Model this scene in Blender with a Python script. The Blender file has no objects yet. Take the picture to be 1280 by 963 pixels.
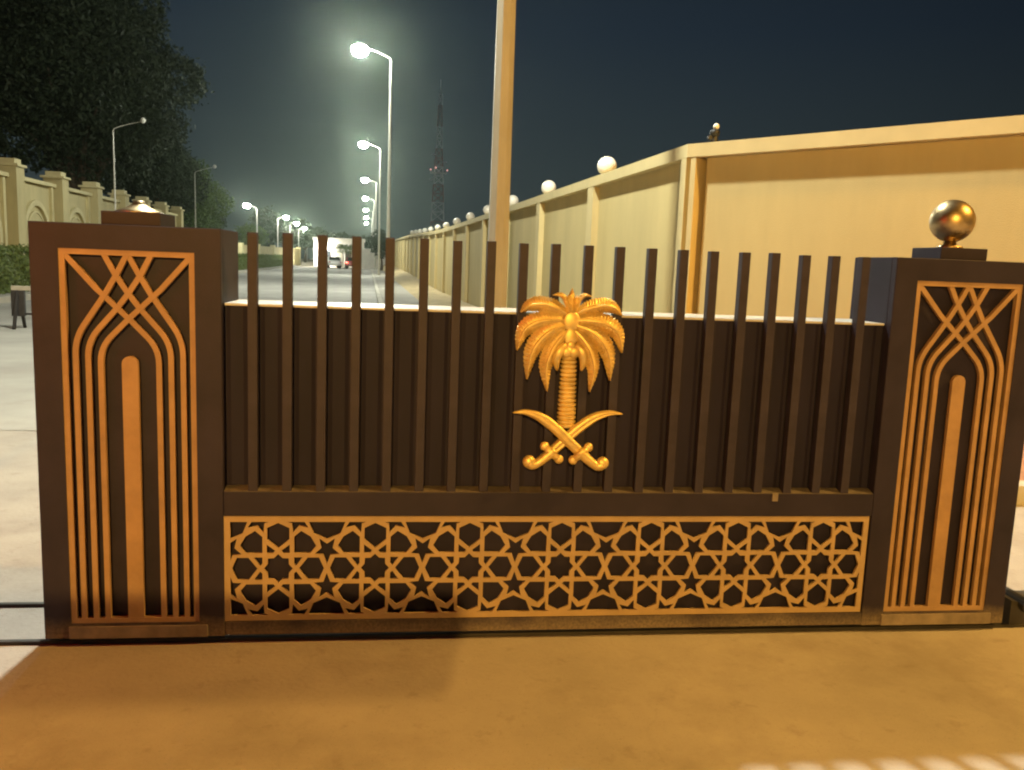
import bpy, bmesh, math, random
import numpy as np
from mathutils import Vector, Matrix
random.seed(7); np.random.seed(7)
S = bpy.context.scene
COL = S.collection

# ------------------------------------------------------------------ camera
F_PX, YAW, PITCH, ROLL, CAM_H = 1062.54, .1285, .1417, .0384, 1.45
fwd = Vector((math.sin(YAW)*math.cos(PITCH), math.cos(YAW)*math.cos(PITCH), -math.sin(PITCH)))
rgt = Vector((math.cos(YAW), -math.sin(YAW), 0)); upv = rgt.cross(fwd)
r2 = rgt*math.cos(ROLL)+upv*math.sin(ROLL); u2 = -rgt*math.sin(ROLL)+upv*math.cos(ROLL)
cd = bpy.data.cameras.new('camera'); cam = bpy.data.objects.new('camera', cd); COL.objects.link(cam)
M = Matrix((r2, u2, -fwd)).transposed().to_4x4(); M.translation = Vector((0, 0, CAM_H)); cam.matrix_world = M
cd.sensor_fit = 'HORIZONTAL'; cd.sensor_width = 36; cd.lens = F_PX/1280*36
cd.clip_start = .05; cd.clip_end = 3000
S.camera = cam

# ------------------------------------------------------------------ night sky
W = bpy.data.worlds.new('World'); S.world = W; W.use_nodes = True
nt = W.node_tree; N = nt.nodes; L = nt.links; N.clear()
out = N.new('ShaderNodeOutputWorld'); bg = N.new('ShaderNodeBackground')
tc = N.new('ShaderNodeTexCoord'); sx = N.new('ShaderNodeSeparateXYZ'); L.new(tc.outputs['Generated'], sx.inputs[0])
el = N.new('ShaderNodeValToRGB'); L.new(sx.outputs['Z'], el.inputs[0])
cr = el.color_ramp
cr.elements[0].position = 0; cr.elements[0].color = (.050, .064, .064, 1)
cr.elements[1].position = 1; cr.elements[1].color = (.006, .011, .023, 1)
for p_, c_ in ((.10, (.044, .061, .066, 1)), (.25, (.022, .036, .055, 1)), (.45, (.011, .019, .036, 1))):
    e_ = cr.elements.new(p_); e_.color = c_
# town glow: the sky is brighter over the lit road (a broad lobe of azimuth)
dotn = N.new('ShaderNodeVectorMath'); dotn.operation = 'DOT_PRODUCT'
L.new(tc.outputs['Generated'], dotn.inputs[0]); dotn.inputs[1].default_value = (-.09, .995, 0)
mr = N.new('ShaderNodeMapRange'); mr.inputs[1].default_value = .70; mr.inputs[2].default_value = 1.0
mr.inputs[3].default_value = .50; mr.inputs[4].default_value = 1.0
L.new(dotn.outputs['Value'], mr.inputs[0])
mx = N.new('ShaderNodeMix'); mx.data_type = 'RGBA'; mx.blend_type = 'MULTIPLY'; mx.inputs[0].default_value = 1
L.new(el.outputs[0], mx.inputs[6]); L.new(mr.outputs[0], mx.inputs[7])
L.new(mx.outputs[2], bg.inputs[0]); bg.inputs[1].default_value = .75
L.new(bg.outputs[0], out.inputs[0])

S.view_settings.view_transform = 'Standard'; S.view_settings.look = 'None'
S.view_settings.exposure = 0; S.view_settings.gamma = 1
S.cycles.use_denoising = True; S.cycles.sample_clamp_indirect = 6; S.cycles.sample_clamp_direct = 0
S.cycles.filter_width = 2.1; S.cycles.max_bounces = 6; S.cycles.volume_bounces = 0; S.cycles.caustics_reflective = False; S.cycles.caustics_refractive = False
STREET_L = 1700.0
STREET_C = (.97, 1.0, .85)
SODIUM_C = (1.0, .54, .112)
SODIUM_A, SODIUM_B = 4000.0, 5000.0

# ------------------------------------------------------------------ materials
def mat(name, col, rough=.6, metal=0, var=.0, scale=8, bump=0, bscale=60, col2=None, detail=6, stretch=None, spec=None, coat=0):
    m = bpy.data.materials.new(name); m.use_nodes = True
    t = m.node_tree; b = t.nodes['Principled BSDF']
    b.inputs['Base Color'].default_value = (*col, 1); b.inputs['Roughness'].default_value = rough; b.inputs['Metallic'].default_value = metal
    if spec is not None: b.inputs['Specular IOR Level'].default_value = spec
    if coat: b.inputs['Coat Weight'].default_value = coat; b.inputs['Coat Roughness'].default_value = .25
    tcn = t.nodes.new('ShaderNodeTexCoord'); src = tcn.outputs['Object']
    if stretch:
        mp = t.nodes.new('ShaderNodeMapping'); mp.inputs['Scale'].default_value = stretch; t.links.new(src, mp.inputs[0]); src = mp.outputs[0]
    if var or col2:
        n = t.nodes.new('ShaderNodeTexNoise'); n.inputs['Scale'].default_value = scale; n.inputs['Detail'].default_value = detail; n.inputs['Roughness'].default_value = .65
        t.links.new(src, n.inputs['Vector'])
        r = t.nodes.new('ShaderNodeValToRGB'); t.links.new(n.outputs['Fac'], r.inputs[0])
        r.color_ramp.elements[0].position = .3; r.color_ramp.elements[1].position = .7
        a = col2 if col2 else tuple(c*(1-var) for c in col); z = col if col2 else tuple(min(1, c*(1+var)) for c in col)
        r.color_ramp.elements[0].color = (*a, 1); r.color_ramp.elements[1].color = (*z, 1)
        t.links.new(r.outputs[0], b.inputs['Base Color'])
        rr = t.nodes.new('ShaderNodeMapRange'); rr.inputs[3].default_value = max(.02, rough-.08); rr.inputs[4].default_value = min(1, rough+.10)
        t.links.new(n.outputs['Fac'], rr.inputs[0]); t.links.new(rr.outputs[0], b.inputs['Roughness'])
    if bump:
        n2 = t.nodes.new('ShaderNodeTexNoise'); n2.inputs['Scale'].default_value = bscale; n2.inputs['Detail'].default_value = 5
        t.links.new(tcn.outputs['Object'], n2.inputs['Vector'])
        bp = t.nodes.new('ShaderNodeBump'); bp.inputs['Strength'].default_value = 1; bp.inputs['Distance'].default_value = bump
        t.links.new(n2.outputs['Fac'], bp.inputs['Height']); t.links.new(bp.outputs[0], b.inputs['Normal'])
    return m

def emit(name, col, strength):
    m = bpy.data.materials.new(name); m.use_nodes = True
    b = m.node_tree.nodes['Principled BSDF']; b.inputs['Base Color'].default_value = (.8, .8, .8, 1)
    b.inputs['Emission Color'].default_value = (*col, 1); b.inputs['Emission Strength'].default_value = strength
    return m

def dusty(m, z0, z1, dust=(.33, .26, .18), amount=.55):
    # wind-blown dust that has settled on the low part of an object, with a ragged upper edge
    t = m.node_tree; b = t.nodes['Principled BSDF']
    tcn = t.nodes.new('ShaderNodeTexCoord'); s = t.nodes.new('ShaderNodeSeparateXYZ'); t.links.new(tcn.outputs['Object'], s.inputs[0])
    n = t.nodes.new('ShaderNodeTexNoise'); n.inputs['Scale'].default_value = 7; n.inputs['Detail'].default_value = 8; t.links.new(tcn.outputs['Object'], n.inputs['Vector'])
    ad = t.nodes.new('ShaderNodeMath'); ad.operation = 'MULTIPLY_ADD'; ad.inputs[1].default_value = .35*(z1-z0)*4; t.links.new(n.outputs['Fac'], ad.inputs[0]); t.links.new(s.outputs['Z'], ad.inputs[2])
    r = t.nodes.new('ShaderNodeMapRange'); r.inputs[1].default_value = z0+.7*(z1-z0); r.inputs[2].default_value = z1+.7*(z1-z0); r.inputs[3].default_value = amount; r.inputs[4].default_value = 0
    t.links.new(ad.outputs[0], r.inputs[0])
    n3 = t.nodes.new('ShaderNodeTexNoise'); n3.inputs['Scale'].default_value = 90; n3.inputs['Detail'].default_value = 3; t.links.new(tcn.outputs['Object'], n3.inputs['Vector'])
    mu = t.nodes.new('ShaderNodeMath'); mu.operation = 'MULTIPLY'; t.links.new(r.outputs[0], mu.inputs[0]); t.links.new(n3.outputs['Fac'], mu.inputs[1])
    mix = t.nodes.new('ShaderNodeMix'); mix.data_type = 'RGBA'; t.links.new(mu.outputs[0], mix.inputs[0]); mix.inputs[7].default_value = (*dust, 1)
    lk = b.inputs['Base Color'].links
    if lk: t.links.new(lk[0].from_socket, mix.inputs[6])
    else: mix.inputs[6].default_value = b.inputs['Base Color'].default_value
    t.links.new(mix.outputs[2], b.inputs['Base Color'])
    return m

def chipped(m, chip=(.42, .36, .28), thr=.70):
    # small pale chips and scratches in paint
    t = m.node_tree; b = t.nodes['Principled BSDF']
    tcn = t.nodes.new('ShaderNodeTexCoord')
    n = t.nodes.new('ShaderNodeTexNoise'); n.inputs['Scale'].default_value = 26; n.inputs['Detail'].default_value = 10; n.inputs['Roughness'].default_value = .7; t.links.new(tcn.outputs['Object'], n.inputs['Vector'])
    r = t.nodes.new('ShaderNodeMapRange'); r.inputs[1].default_value = thr; r.inputs[2].default_value = thr+.04; t.links.new(n.outputs['Fac'], r.inputs[0])
    mix = t.nodes.new('ShaderNodeMix'); mix.data_type = 'RGBA'; t.links.new(r.outputs[0], mix.inputs[0]); mix.inputs[7].default_value = (*chip, 1)
    lk = b.inputs['Base Color'].links
    if lk: t.links.new(lk[0].from_socket, mix.inputs[6])
    else: mix.inputs[6].default_value = b.inputs['Base Color'].default_value
    t.links.new(mix.outputs[2], b.inputs['Base Color'])
    return m

m_brown = chipped(dusty(mat('brown_paint', (.024, .0185, .031), .52, spec=.22, var=.32, scale=3.5, bump=.0006, bscale=160), .03, .115, amount=.95))
m_brown2 = mat('brown_plate', (.0195, .0155, .030), .62, spec=.2, var=.35, scale=4, bump=.0012, bscale=14, stretch=(1, 1, .25))
m_bar = chipped(mat('bar_paint', (.031, .0245, .037), .52, spec=.25, var=.28, scale=9, bump=.0005, bscale=120), thr=.71)
m_top = mat('pale_top_metal', (.60, .57, .52), .38, var=.14, scale=9, bump=.0004, bscale=90)  # lamp gleam along the gate top is partly put into this pale colour
m_orange = chipped(dusty(mat('bronze_orange_paint', (.325, .20, .10), .55, .0, spec=.3, var=.2, scale=6, bump=.0004, bscale=150), .08, .3, amount=.4), chip=(.2, .12, .06), thr=.71)
m_lattice = dusty(mat('ochre_paint', (.385, .262, .125), .55, .0, spec=.3, var=.18, scale=9, bump=.0004, bscale=150), .06, .16, amount=.5)
m_gold = mat('gold_leaf', (.74, .53, .19), .40, .55, var=.18, scale=30, bump=.0009, bscale=210)
m_brass = mat('brass', (.44, .33, .18), .38, 1, var=.15, scale=14, bump=.0002, bscale=220)
m_scuff = mat('scuffed_skirt', (.20, .16, .125), .6, var=.35, scale=10, bump=.0006, bscale=90)
m_ledge = mat('dusty_ledge', (.105, .085, .068), .7, var=.4, scale=22, bump=.0005, bscale=120)
m_cream = mat('cream_render', (.50, .40, .182), .85, var=.10, scale=1.6, bump=.0022, bscale=95, detail=10, stretch=(1, 1, .22))
m_cream2 = mat('cream_trim', (.55, .45, .225), .8, var=.07, scale=3, bump=.001, bscale=70)
m_villa = mat('sand_render', (.45, .39, .205), .85, var=.14, scale=1.2, bump=.004, bscale=40, stretch=(1, 1, .3))
m_villa2 = mat('sand_trim', (.52, .46, .255), .8, var=.1, scale=2, bump=.003, bscale=50)
m_pale = mat('white_render', (.78, .74, .66), .8, var=.1, scale=1.2, bump=.003, bscale=30)
m_pole = mat('grey_pole_paint', (.50, .49, .44), .48, .15, var=.12, scale=5, bump=.0004, bscale=60, stretch=(1, 1, .3))
m_polenear = mat('beige_pole_paint', (.36, .33, .26), .55, var=.14, scale=6, bump=.0006, bscale=70, stretch=(1, 1, .25))
m_dark = mat('dark_metal', (.03, .03, .032), .5, .4, var=.2, scale=8)
m_globe = mat('opal_globe', (.84, .80, .70), .3, var=.06, scale=6)
m_lens = emit('street_lamp_bowl', STREET_C, STREET_L)
m_lens_near = emit('street_lamp_bowl_small', STREET_C, STREET_L*3.1)
m_lens_far = emit('street_lamp_bowl_dim', STREET_C, STREET_L*.50)
m_sod = emit('sodium_bowl', SODIUM_C, 600)
m_red = emit('red_signal_lens', (1, .06, .02), 300)
m_lamp_off = mat('unlit_bowl', (.45, .45, .42), .3)
m_asphalt = mat('road_asphalt', (.34, .33, .30), .85, var=.2, scale=.5, bump=.004, bscale=45, detail=9)
m_apron = mat('apron_concrete', (.36, .325, .28), .8, var=.17, scale=1.3, bump=.0035, bscale=50, detail=10)
m_walk = mat('pavement_tiles', (.33, .31, .27), .85, var=.14, scale=1.2, bump=.002, bscale=40)
m_redwalk = mat('red_paving', (.34, .17, .10), .85, var=.15, scale=5, bump=.002, bscale=40)
m_kerb = mat('kerb_concrete', (.42, .40, .34), .8, var=.12, scale=3, bump=.002, bscale=40)
m_sand = mat('sand', (.42, .33, .18), .95, var=.2, scale=1.5, bump=.02, bscale=7)
m_ground = mat('desert_ground', (.24, .20, .14), .95, var=.2, scale=.08, bump=.01, bscale=3)
m_steel = mat('track_steel', (.055, .05, .045), .6, .5, var=.3, scale=6)
m_bark = mat('bark', (.10, .075, .05), .9, var=.3, scale=4, bump=.02, bscale=12)
m_white_paint = mat('car_white', (.78, .78, .76), .3, var=.03, scale=3, coat=.6)
m_red_paint = mat('car_maroon', (.28, .06, .06), .3, var=.05, scale=3, coat=.6)
m_glass = mat('car_glass', (.02, .022, .025), .08)
m_rubber = mat('tyre_rubber', (.02, .02, .02), .8)
m_tail = emit('tail_light_glow', (1, .05, .02), 12)
m_head = emit('head_light_glow', (1, .95, .85), 40)
m_tower_w = mat('tower_white_paint', (.55, .55, .55), .6)
m_tower_r = mat('tower_red_paint', (.25, .12, .11), .6)
m_beacon = emit('red_beacon_glow', (1, .32, .30), 2.2)
m_board = mat('pale_board', (.30, .28, .22), .6, var=.1, scale=10)

def worn_ground(m, grit=240, stain=.8, k=.35):
    t = m.node_tree; b = t.nodes['Principled BSDF']; src = b.inputs['Base Color'].links[0].from_socket
    tcn = t.nodes.new('ShaderNodeTexCoord')
    for sc_, lo, hi, col, f in ((grit, .60, .72, (.55, .50, .43), .45), (grit*.7, .60, .75, (.10, .085, .065), .55), (stain, .52, .74, (.15, .115, .085), k), (stain*5, .60, .72, (.17, .135, .10), k*.7)):
        n = t.nodes.new('ShaderNodeTexNoise'); n.inputs['Scale'].default_value = sc_; n.inputs['Detail'].default_value = 6; n.inputs['Roughness'].default_value = .6; t.links.new(tcn.outputs['Object'], n.inputs['Vector'])
        r = t.nodes.new('ShaderNodeMapRange'); r.inputs[1].default_value = lo; r.inputs[2].default_value = hi; r.inputs[4].default_value = f; t.links.new(n.outputs['Fac'], r.inputs[0])
        x = t.nodes.new('ShaderNodeMix'); x.data_type = 'RGBA'; t.links.new(r.outputs[0], x.inputs[0]); t.links.new(src, x.inputs[6]); x.inputs[7].default_value = (*col, 1); src = x.outputs[2]
    # fine hairline cracks
    v = t.nodes.new('ShaderNodeTexVoronoi'); v.feature = 'DISTANCE_TO_EDGE'; v.inputs['Scale'].default_value = .75
    n = t.nodes.new('ShaderNodeTexNoise'); n.inputs['Scale'].default_value = 3; n.inputs['Detail'].default_value = 6; t.links.new(tcn.outputs['Object'], n.inputs['Vector'])
    va = t.nodes.new('ShaderNodeVectorMath'); va.operation = 'MULTIPLY_ADD'; va.inputs[1].default_value = (.5, .5, 0); t.links.new(n.outputs['Color'], va.inputs[0]); t.links.new(tcn.outputs['Object'], va.inputs[2]); t.links.new(va.outputs[0], v.inputs['Vector'])
    r = t.nodes.new('ShaderNodeMapRange'); r.inputs[1].default_value = .002; r.inputs[2].default_value = .007; r.inputs[3].default_value = .05; r.inputs[4].default_value = 0; t.links.new(v.outputs['Distance'], r.inputs[0])
    x = t.nodes.new('ShaderNodeMix'); x.data_type = 'RGBA'; t.links.new(r.outputs[0], x.inputs[0]); t.links.new(src, x.inputs[6]); x.inputs[7].default_value = (.09, .075, .06, 1)
    t.links.new(x.outputs[2], b.inputs['Base Color'])
worn_ground(m_apron, stain=1.6, k=.5); worn_ground(m_asphalt, 160, .35, .3)
def leaf_mat(name, a, b):
    m = mat(name, b, .6, col2=a, scale=1.3)
    m.node_tree.nodes['Principled BSDF'].inputs['Specular IOR Level'].default_value = .25
    return m
m_leaf_dark = leaf_mat('dark_leaves', (.022, .034, .018), (.038, .054, .026))
m_leaf_mid = leaf_mat('mid_leaves', (.045, .085, .022), (.10, .14, .038))
m_leaf_hedge = leaf_mat('hedge_leaves', (.10, .145, .04), (.15, .185, .055))

# ------------------------------------------------------------------ mesh helpers
def obj(name, bm, m, parent=None, smooth=False):
    me = bpy.data.meshes.new(name); bm.normal_update(); bm.to_mesh(me); bm.free()
    if smooth: me.polygons.foreach_set('use_smooth', [True]*len(me.polygons))
    o = bpy.data.objects.new(name, me); COL.objects.link(o)
    if m is not None: me.materials.append(m)
    if parent is not None: o.parent = parent
    return o
def empty(name, loc=(0, 0, 0), rz=0, parent=None):
    o = bpy.data.objects.new(name, None); COL.objects.link(o); o.location = loc; o.rotation_euler = (0, 0, rz); o.empty_display_size = .2
    if parent is not None: o.parent = parent
    return o
def tag(o, label=None, cat=None, group=None, kind=None):
    if label: o['label'] = label
    if cat: o['category'] = cat
    if group: o['group'] = group
    if kind: o['kind'] = kind
    return o
def struct(o): o['kind'] = 'structure'; return o
def nb(): return bmesh.new()
def box(bm, x0, x1, y0, y1, z0, z1, bev=0):
    r = bmesh.ops.create_cube(bm, size=1); vs = r['verts']
    for v in vs:
        v.co = Vector(((x0+x1)/2+v.co.x*(x1-x0), (y0+y1)/2+v.co.y*(y1-y0), (z0+z1)/2+v.co.z*(z1-z0)))
    if bev:
        es = list({e for v in vs for e in v.link_edges})
        bmesh.ops.bevel(bm, geom=es, offset=bev, segments=2, profile=.7, affect='EDGES')
    return bm
def bx(name, m, parent, dims, bev=0): return obj(name, box(nb(), *dims, bev=bev), m, parent)
def ring(bm, c, u, v, r, n, ph=0): return [bm.verts.new(c+u*(r*math.cos(ph+2*math.pi*i/n))+v*(r*math.sin(ph+2*math.pi*i/n))) for i in range(n)]
def tube(bm, pts, rad, n=8, caps=True, ph=0):
    pts = [Vector(p) for p in pts]; rad = rad if hasattr(rad, '__len__') else [rad]*len(pts)
    prev = None; u = None
    for i, p in enumerate(pts):
        d = (pts[min(i+1, len(pts)-1)]-pts[max(i-1, 0)]).normalized()
        if u is None:
            a = Vector((0, 0, 1)) if abs(d.z) < .9 else Vector((1, 0, 0)); u = (a-d*a.dot(d)).normalized()
        else: u = (u-d*u.dot(d)).normalized()
        cur = ring(bm, p, u, d.cross(u), max(rad[i], 1e-4), n, ph)
        if prev:
            for k in range(n): bm.faces.new((prev[k], prev[(k+1) % n], cur[(k+1) % n], cur[k]))
        elif caps: bm.faces.new(cur[::-1])
        prev = cur
    if caps: bm.faces.new(prev)
    return bm
def lathe(bm, prof, c=(0, 0, 0), n=24, sx=1, sy=1):
    c = Vector(c); prev = None
    for r, z in prof:
        cur = [bm.verts.new(c+Vector((r*sx*math.cos(2*math.pi*i/n), r*sy*math.sin(2*math.pi*i/n), z))) for i in range(n)] if r > 1e-5 else [bm.verts.new(c+Vector((0, 0, z)))]
        if prev:
            if len(prev) == 1 and len(cur) > 1:
                for k in range(n): bm.faces.new((prev[0], cur[(k+1) % n], cur[k]))
            elif len(cur) == 1 and len(prev) > 1:
                for k in range(n): bm.faces.new((prev[k], prev[(k+1) % n], cur[0]))
            elif len(cur) > 1:
                for k in range(n): bm.faces.new((prev[k], prev[(k+1) % n], cur[(k+1) % n], cur[k]))
        prev = cur
    bmesh.ops.recalc_face_normals(bm, faces=bm.faces)
    return bm
def ball(bm, c, r, sx=1, sy=1, sz=1, n=16):
    ret = bmesh.ops.create_uvsphere(bm, u_segments=n, v_segments=max(6, n//2), radius=r)
    for v in ret['verts']: v.co = Vector((v.co.x*sx, v.co.y*sy, v.co.z*sz))+Vector(c)
    return bm
def prism(bm, poly, y0, y1):
    # polygon in X-Z extruded along Y
    a = [bm.verts.new((x, y0, z)) for x, z in poly]; b = [bm.verts.new((x, y1, z)) for x, z in poly]
    n = len(poly); bm.faces.new(a); bm.faces.new(b[::-1])
    for i in range(n): bm.faces.new((a[i], b[i], b[(i+1) % n], a[(i+1) % n]))
    bmesh.ops.recalc_face_normals(bm, faces=bm.faces)
    return bm
def sheet(name, poly, z, m):
    bm = nb(); bm.faces.new([bm.verts.new((x, y, z(x, y) if callable(z) else z)) for x, y in poly]); bm.normal_update()
    for f in bm.faces:
        if f.normal.z < 0: f.normal_flip()
    return struct(obj(name, bm, m))
def smooth_path(pts, n):
    P = [Vector(p) for p in pts]; P = [P[0]*2-P[1]]+P+[P[-1]*2-P[-2]]; o = []
    segs = len(P)-3
    for k in range(n+1):
        t = k/n*segs; i = min(int(t), segs-1); t -= i; a, b, c, d = P[i:i+4]
        o.append(.5*((2*b)+(c-a)*t+(2*a-5*b+4*c-d)*t*t+(3*b-a-3*c+d)*t**3))
    return o
def raw_mesh(name, V, Fq, m, parent=None):
    me = bpy.data.meshes.new(name); nv, nf = len(V), len(Fq)
    me.vertices.add(nv); me.vertices.foreach_set('co', np.asarray(V, np.float32).ravel())
    me.loops.add(nf*4); me.loops.foreach_set('vertex_index', np.asarray(Fq, np.int32).ravel())
    me.polygons.add(nf); me.polygons.foreach_set('loop_start', np.arange(0, nf*4, 4, dtype=np.int32)); me.polygons.foreach_set('loop_total', np.full(nf, 4, np.int32))
    me.update(); me.validate(); me.materials.append(m)
    o = bpy.data.objects.new(name, me); COL.objects.link(o)
    if parent is not None: o.parent = parent
    return o
def leaf_quads(C, size, flat=.0):
    # one small bent-card leaf (quad) at each centre, random orientation
    n = len(C); rng = np.random
    a = rng.normal(size=(n, 3)); a[:, 2] -= .4; a /= np.linalg.norm(a, axis=1)[:, None]
    b = rng.normal(size=(n, 3)); b -= a*(a*b).sum(1)[:, None]; b /= np.linalg.norm(b, axis=1)[:, None]
    s = size*(.6+.8*rng.rand(n))[:, None]
    V = np.stack([C-a*s*.9, C+b*s*.38, C+a*s*.9, C-b*s*.38], 1).reshape(-1, 3)
    return V, np.arange(n*4).reshape(n, 4)

# ------------------------------------------------------------------ the ground and the road
def road_l(y): return -9.85-.050*(y-22)
def road_r(y): return -1.0-.0425*(y-31)
sheet('ground', [(-320, -60), (320, -60), (320, 420), (-320, 420)], -.012, m_ground)
ys = [-25, 0, 12, 22, 40, 60, 80, 100, 117]
# concrete apron round the gate (road and pavement meet on one level here)
sheet('apron', [(-13, -25), (13, -25), (13, 5.0), (6, 5.0), (1.6, 5.0), (1.6, 7.2), (road_r(7)+.02, 7.2), (road_l(7), 7.2), (-13, 7.2)], -.004, m_apron)
sheet('road', [(road_l(y), y) for y in [7.02]+ys[2:]]+[(road_r(y), y) for y in reversed([7.02]+ys[2:])], 0, m_asphalt)
def strip(name, left, right, y0, y1, z0, z1, m, step=6, bev=0):
    bm = nb(); n = max(2, int((y1-y0)/step)); prev = None
    for i in range(n+1):
        y = y0+(y1-y0)*i/n; l, r = left(y), right(y)
        cur = [bm.verts.new(p) for p in ((l, y, z0), (l, y, z1), (r, y, z1), (r, y, z0))]
        if prev:
            for k in range(4): bm.faces.new((prev[k], prev[(k+1) % 4], cur[(k+1) % 4], cur[k]))
        else: bm.faces.new(cur[::-1])
        prev = cur
    bm.faces.new(prev); bmesh.ops.recalc_face_normals(bm, faces=bm.faces)
    return struct(obj(name, bm, m))
WC = Vector((3.10, 9.20, 0)); WD = Vector((-.053, 1, 0)).normalized()      # corner of the compound wall, its run along the street
def wall_x(y): return 3.10-.053*(y-9.2)
strip('pavement', lambda y: road_r(y)+.16, lambda y: road_r(y)+1.34+(.0 if y > 14 else (14-y)*.22), 7.05, 116, -.1, .125, m_walk)
# kerbs: stones one by one near the gate, as parts of one kerb line
def kerb(name, fx, y0, y1, w, z1):
    k = struct(empty(name, (0, 0, 0))); y = y0; me = None; i = 0
    while y < y1:
        ln = .98 if y < 60 else 3.9
        x = fx(y); x2 = fx(y+ln)
        if me is None or (ln > 2 and i < 1000):
            if ln > 2: i = 1000
            o = bx('kerb_stone', m_kerb, k, (0, w, 0, ln, -.1, z1), bev=.012); me = o.data
        else:
            o = bpy.data.objects.new('kerb_stone', me); COL.objects.link(o); o.parent = k
        o.location = (x, y, random.uniform(-.004, .004)); o.rotation_euler = (0, 0, -math.atan2(x2-x, ln))
        y += ln+.012
    return k
kerb('kerb_line', lambda y: road_r(y), 7.05, 116, .15, .13)
kerb('kerb_line', lambda y: road_l(y)-.16, 7.05, 116, .16, .15)
strip('verge', lambda y: road_l(y)-2.6, lambda y: road_l(y)-.165, 7.05, 118, -.1, .13, m_walk)
# red paving beside the splayed wall, behind its own kerb
struct(obj('red_pavement', (lambda bm: (bm.faces.new([bm.verts.new(p) for p in ((2.6, 5.16, .12), (9, 5.16, .12), (9, 9.5, .12), (2.6, 9.5, .12))]), bm)[1])(nb()), m_redwalk))
k = struct(empty('kerb_line'))
for i in range(6):
    o = bx('kerb_stone', m_kerb, k, (0, .99, 0, .15, -.1, .125), bev=.012) if i == 0 else bpy.data.objects.new('kerb_stone', me_k)
    if i == 0: me_k = o.data
    else: COL.objects.link(o); o.parent = k
    o.location = (2.6+i*1.0, 5.005, 0)
# sand bank between the pavement and the wall; it climbs with the street
def bank(y): return float(np.interp(y, [0, 37, 46, 62, 83, 120], [.0, .0, .10, .40, .56, .62]))
bm = nb(); rows = []
for i in range(90):
    y = 9.6+i*1.25; l = road_r(y)+1.36+(.0 if y > 14 else (14-y)*.22); r = wall_x(y)-.02
    if r < l+.15: l = r-.15
    row = []
    for j in range(7):
        t = j/6; x = l+(r-l)*t
        z = .10+.05*math.sin(t*math.pi)+bank(y)*t**.8+random.uniform(-.03, .04)*(0 < j < 6)
        row.append(bm.verts.new((x, y, z)))
    rows.append(row)
for a, b in zip(rows, rows[1:]):
    for j in range(6): bm.faces.new((a[j], a[j+1], b[j+1], b[j]))
bmesh.ops.recalc_face_normals(bm, faces=bm.faces)
struct(obj('sand_bank', bm, m_sand, smooth=True))

# ------------------------------------------------------------------ compound wall with pilasters, coping and globes
WALL_H, WT = 2.80, .20
wall = tag(empty('compound_wall', WC), 'long cream rendered compound wall with coping and pilasters right of the street', 'wall')
def seg(a, b, z0, z1, d0, d1, nrm):
    # a slab between ground points a and b, from depth d0 (in front) to d1 (behind) along -nrm
    bm = nb(); a = Vector(a); b = Vector(b)
    q = [a+nrm*d0, b+nrm*d0, b-nrm*d1, a-nrm*d1]
    lo = [bm.verts.new(v+Vector((0, 0, z0))) for v in q]; hi = [bm.verts.new(v+Vector((0, 0, z1))) for v in q]
    bm.faces.new(lo[::-1]); bm.faces.new(hi)
    for i in range(4): bm.faces.new((lo[i], lo[(i+1) % 4], hi[(i+1) % 4], hi[i]))
    bmesh.ops.recalc_face_normals(bm, faces=bm.faces)
    return bm
n1 = Vector((-1, -.053, 0)).normalized()
MOD = 3.92
for i in range(25):
    a = WD*(i*MOD); b = WD*((i+1)*MOD); yb = WC.y+(i+.5)*MOD; dz = bank(yb)
    obj('wall_panel', seg(a+WD*.16, b-WD*.16, 0, WALL_H-.14+dz, 0, WT-.04, n1), m_cream, wall)
    obj('coping', seg(a+WD*(.13 if i == 0 else .001), b-WD*.001, WALL_H-.139+dz, WALL_H+dz, .105, WT+.03, n1), m_cream2, wall)
    if i: obj('pilaster', seg(a-WD*.16, a+WD*.16, 0, WALL_H-.141+dz, .10, WT, n1), m_cream2, wall)
D2 = Vector((.60, -.80, 0)); n2 = Vector((-.80, -.60, 0))
obj('corner_post', seg(-WD*.02-n1*.0, WD*.14, 0, WALL_H-.141, .102, WT, n1), m_cream2, wall)
obj('corner_post', seg(D2*.02, D2*.085, 0, WALL_H-.142, .10, WT, n2), m_cream2, wall)
for i in range(2):
    a = D2*(i*4.0); b = D2*((i+1)*4.0)
    obj('wall_panel', seg(a+D2*.16, b-D2*.16, 0, WALL_H-.14, 0, WT-.04, n2), m_cream, wall)
    if i: obj('pilaster', seg(a-D2*.16, a+D2*.16, 0, WALL_H-.141, .10, WT, n2), m_cream2, wall)
# mitred coping over the corner
bm = nb()
mit = (n1+n2); mit = mit/(1+n1.dot(n2))
q = [WD*.129+n1*.105, mit*.105, D2*8+n2*.105, D2*8-n2*(WT+.03), -mit*(WT+.03), WD*.129-n1*(WT+.03)]
lo = [bm.verts.new(v+Vector((0, 0, WALL_H-.139))) for v in q]; hi = [bm.verts.new(v+Vector((0, 0, WALL_H))) for v in q]
bm.faces.new(lo[::-1]); bm.faces.new(hi)
for i in range(6): bm.faces.new((lo[i], lo[(i+1) % 6], hi[(i+1) % 6], hi[i]))
bmesh.ops.recalc_face_normals(bm, faces=bm.faces); obj('coping', bm, m_cream2, wall)

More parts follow.
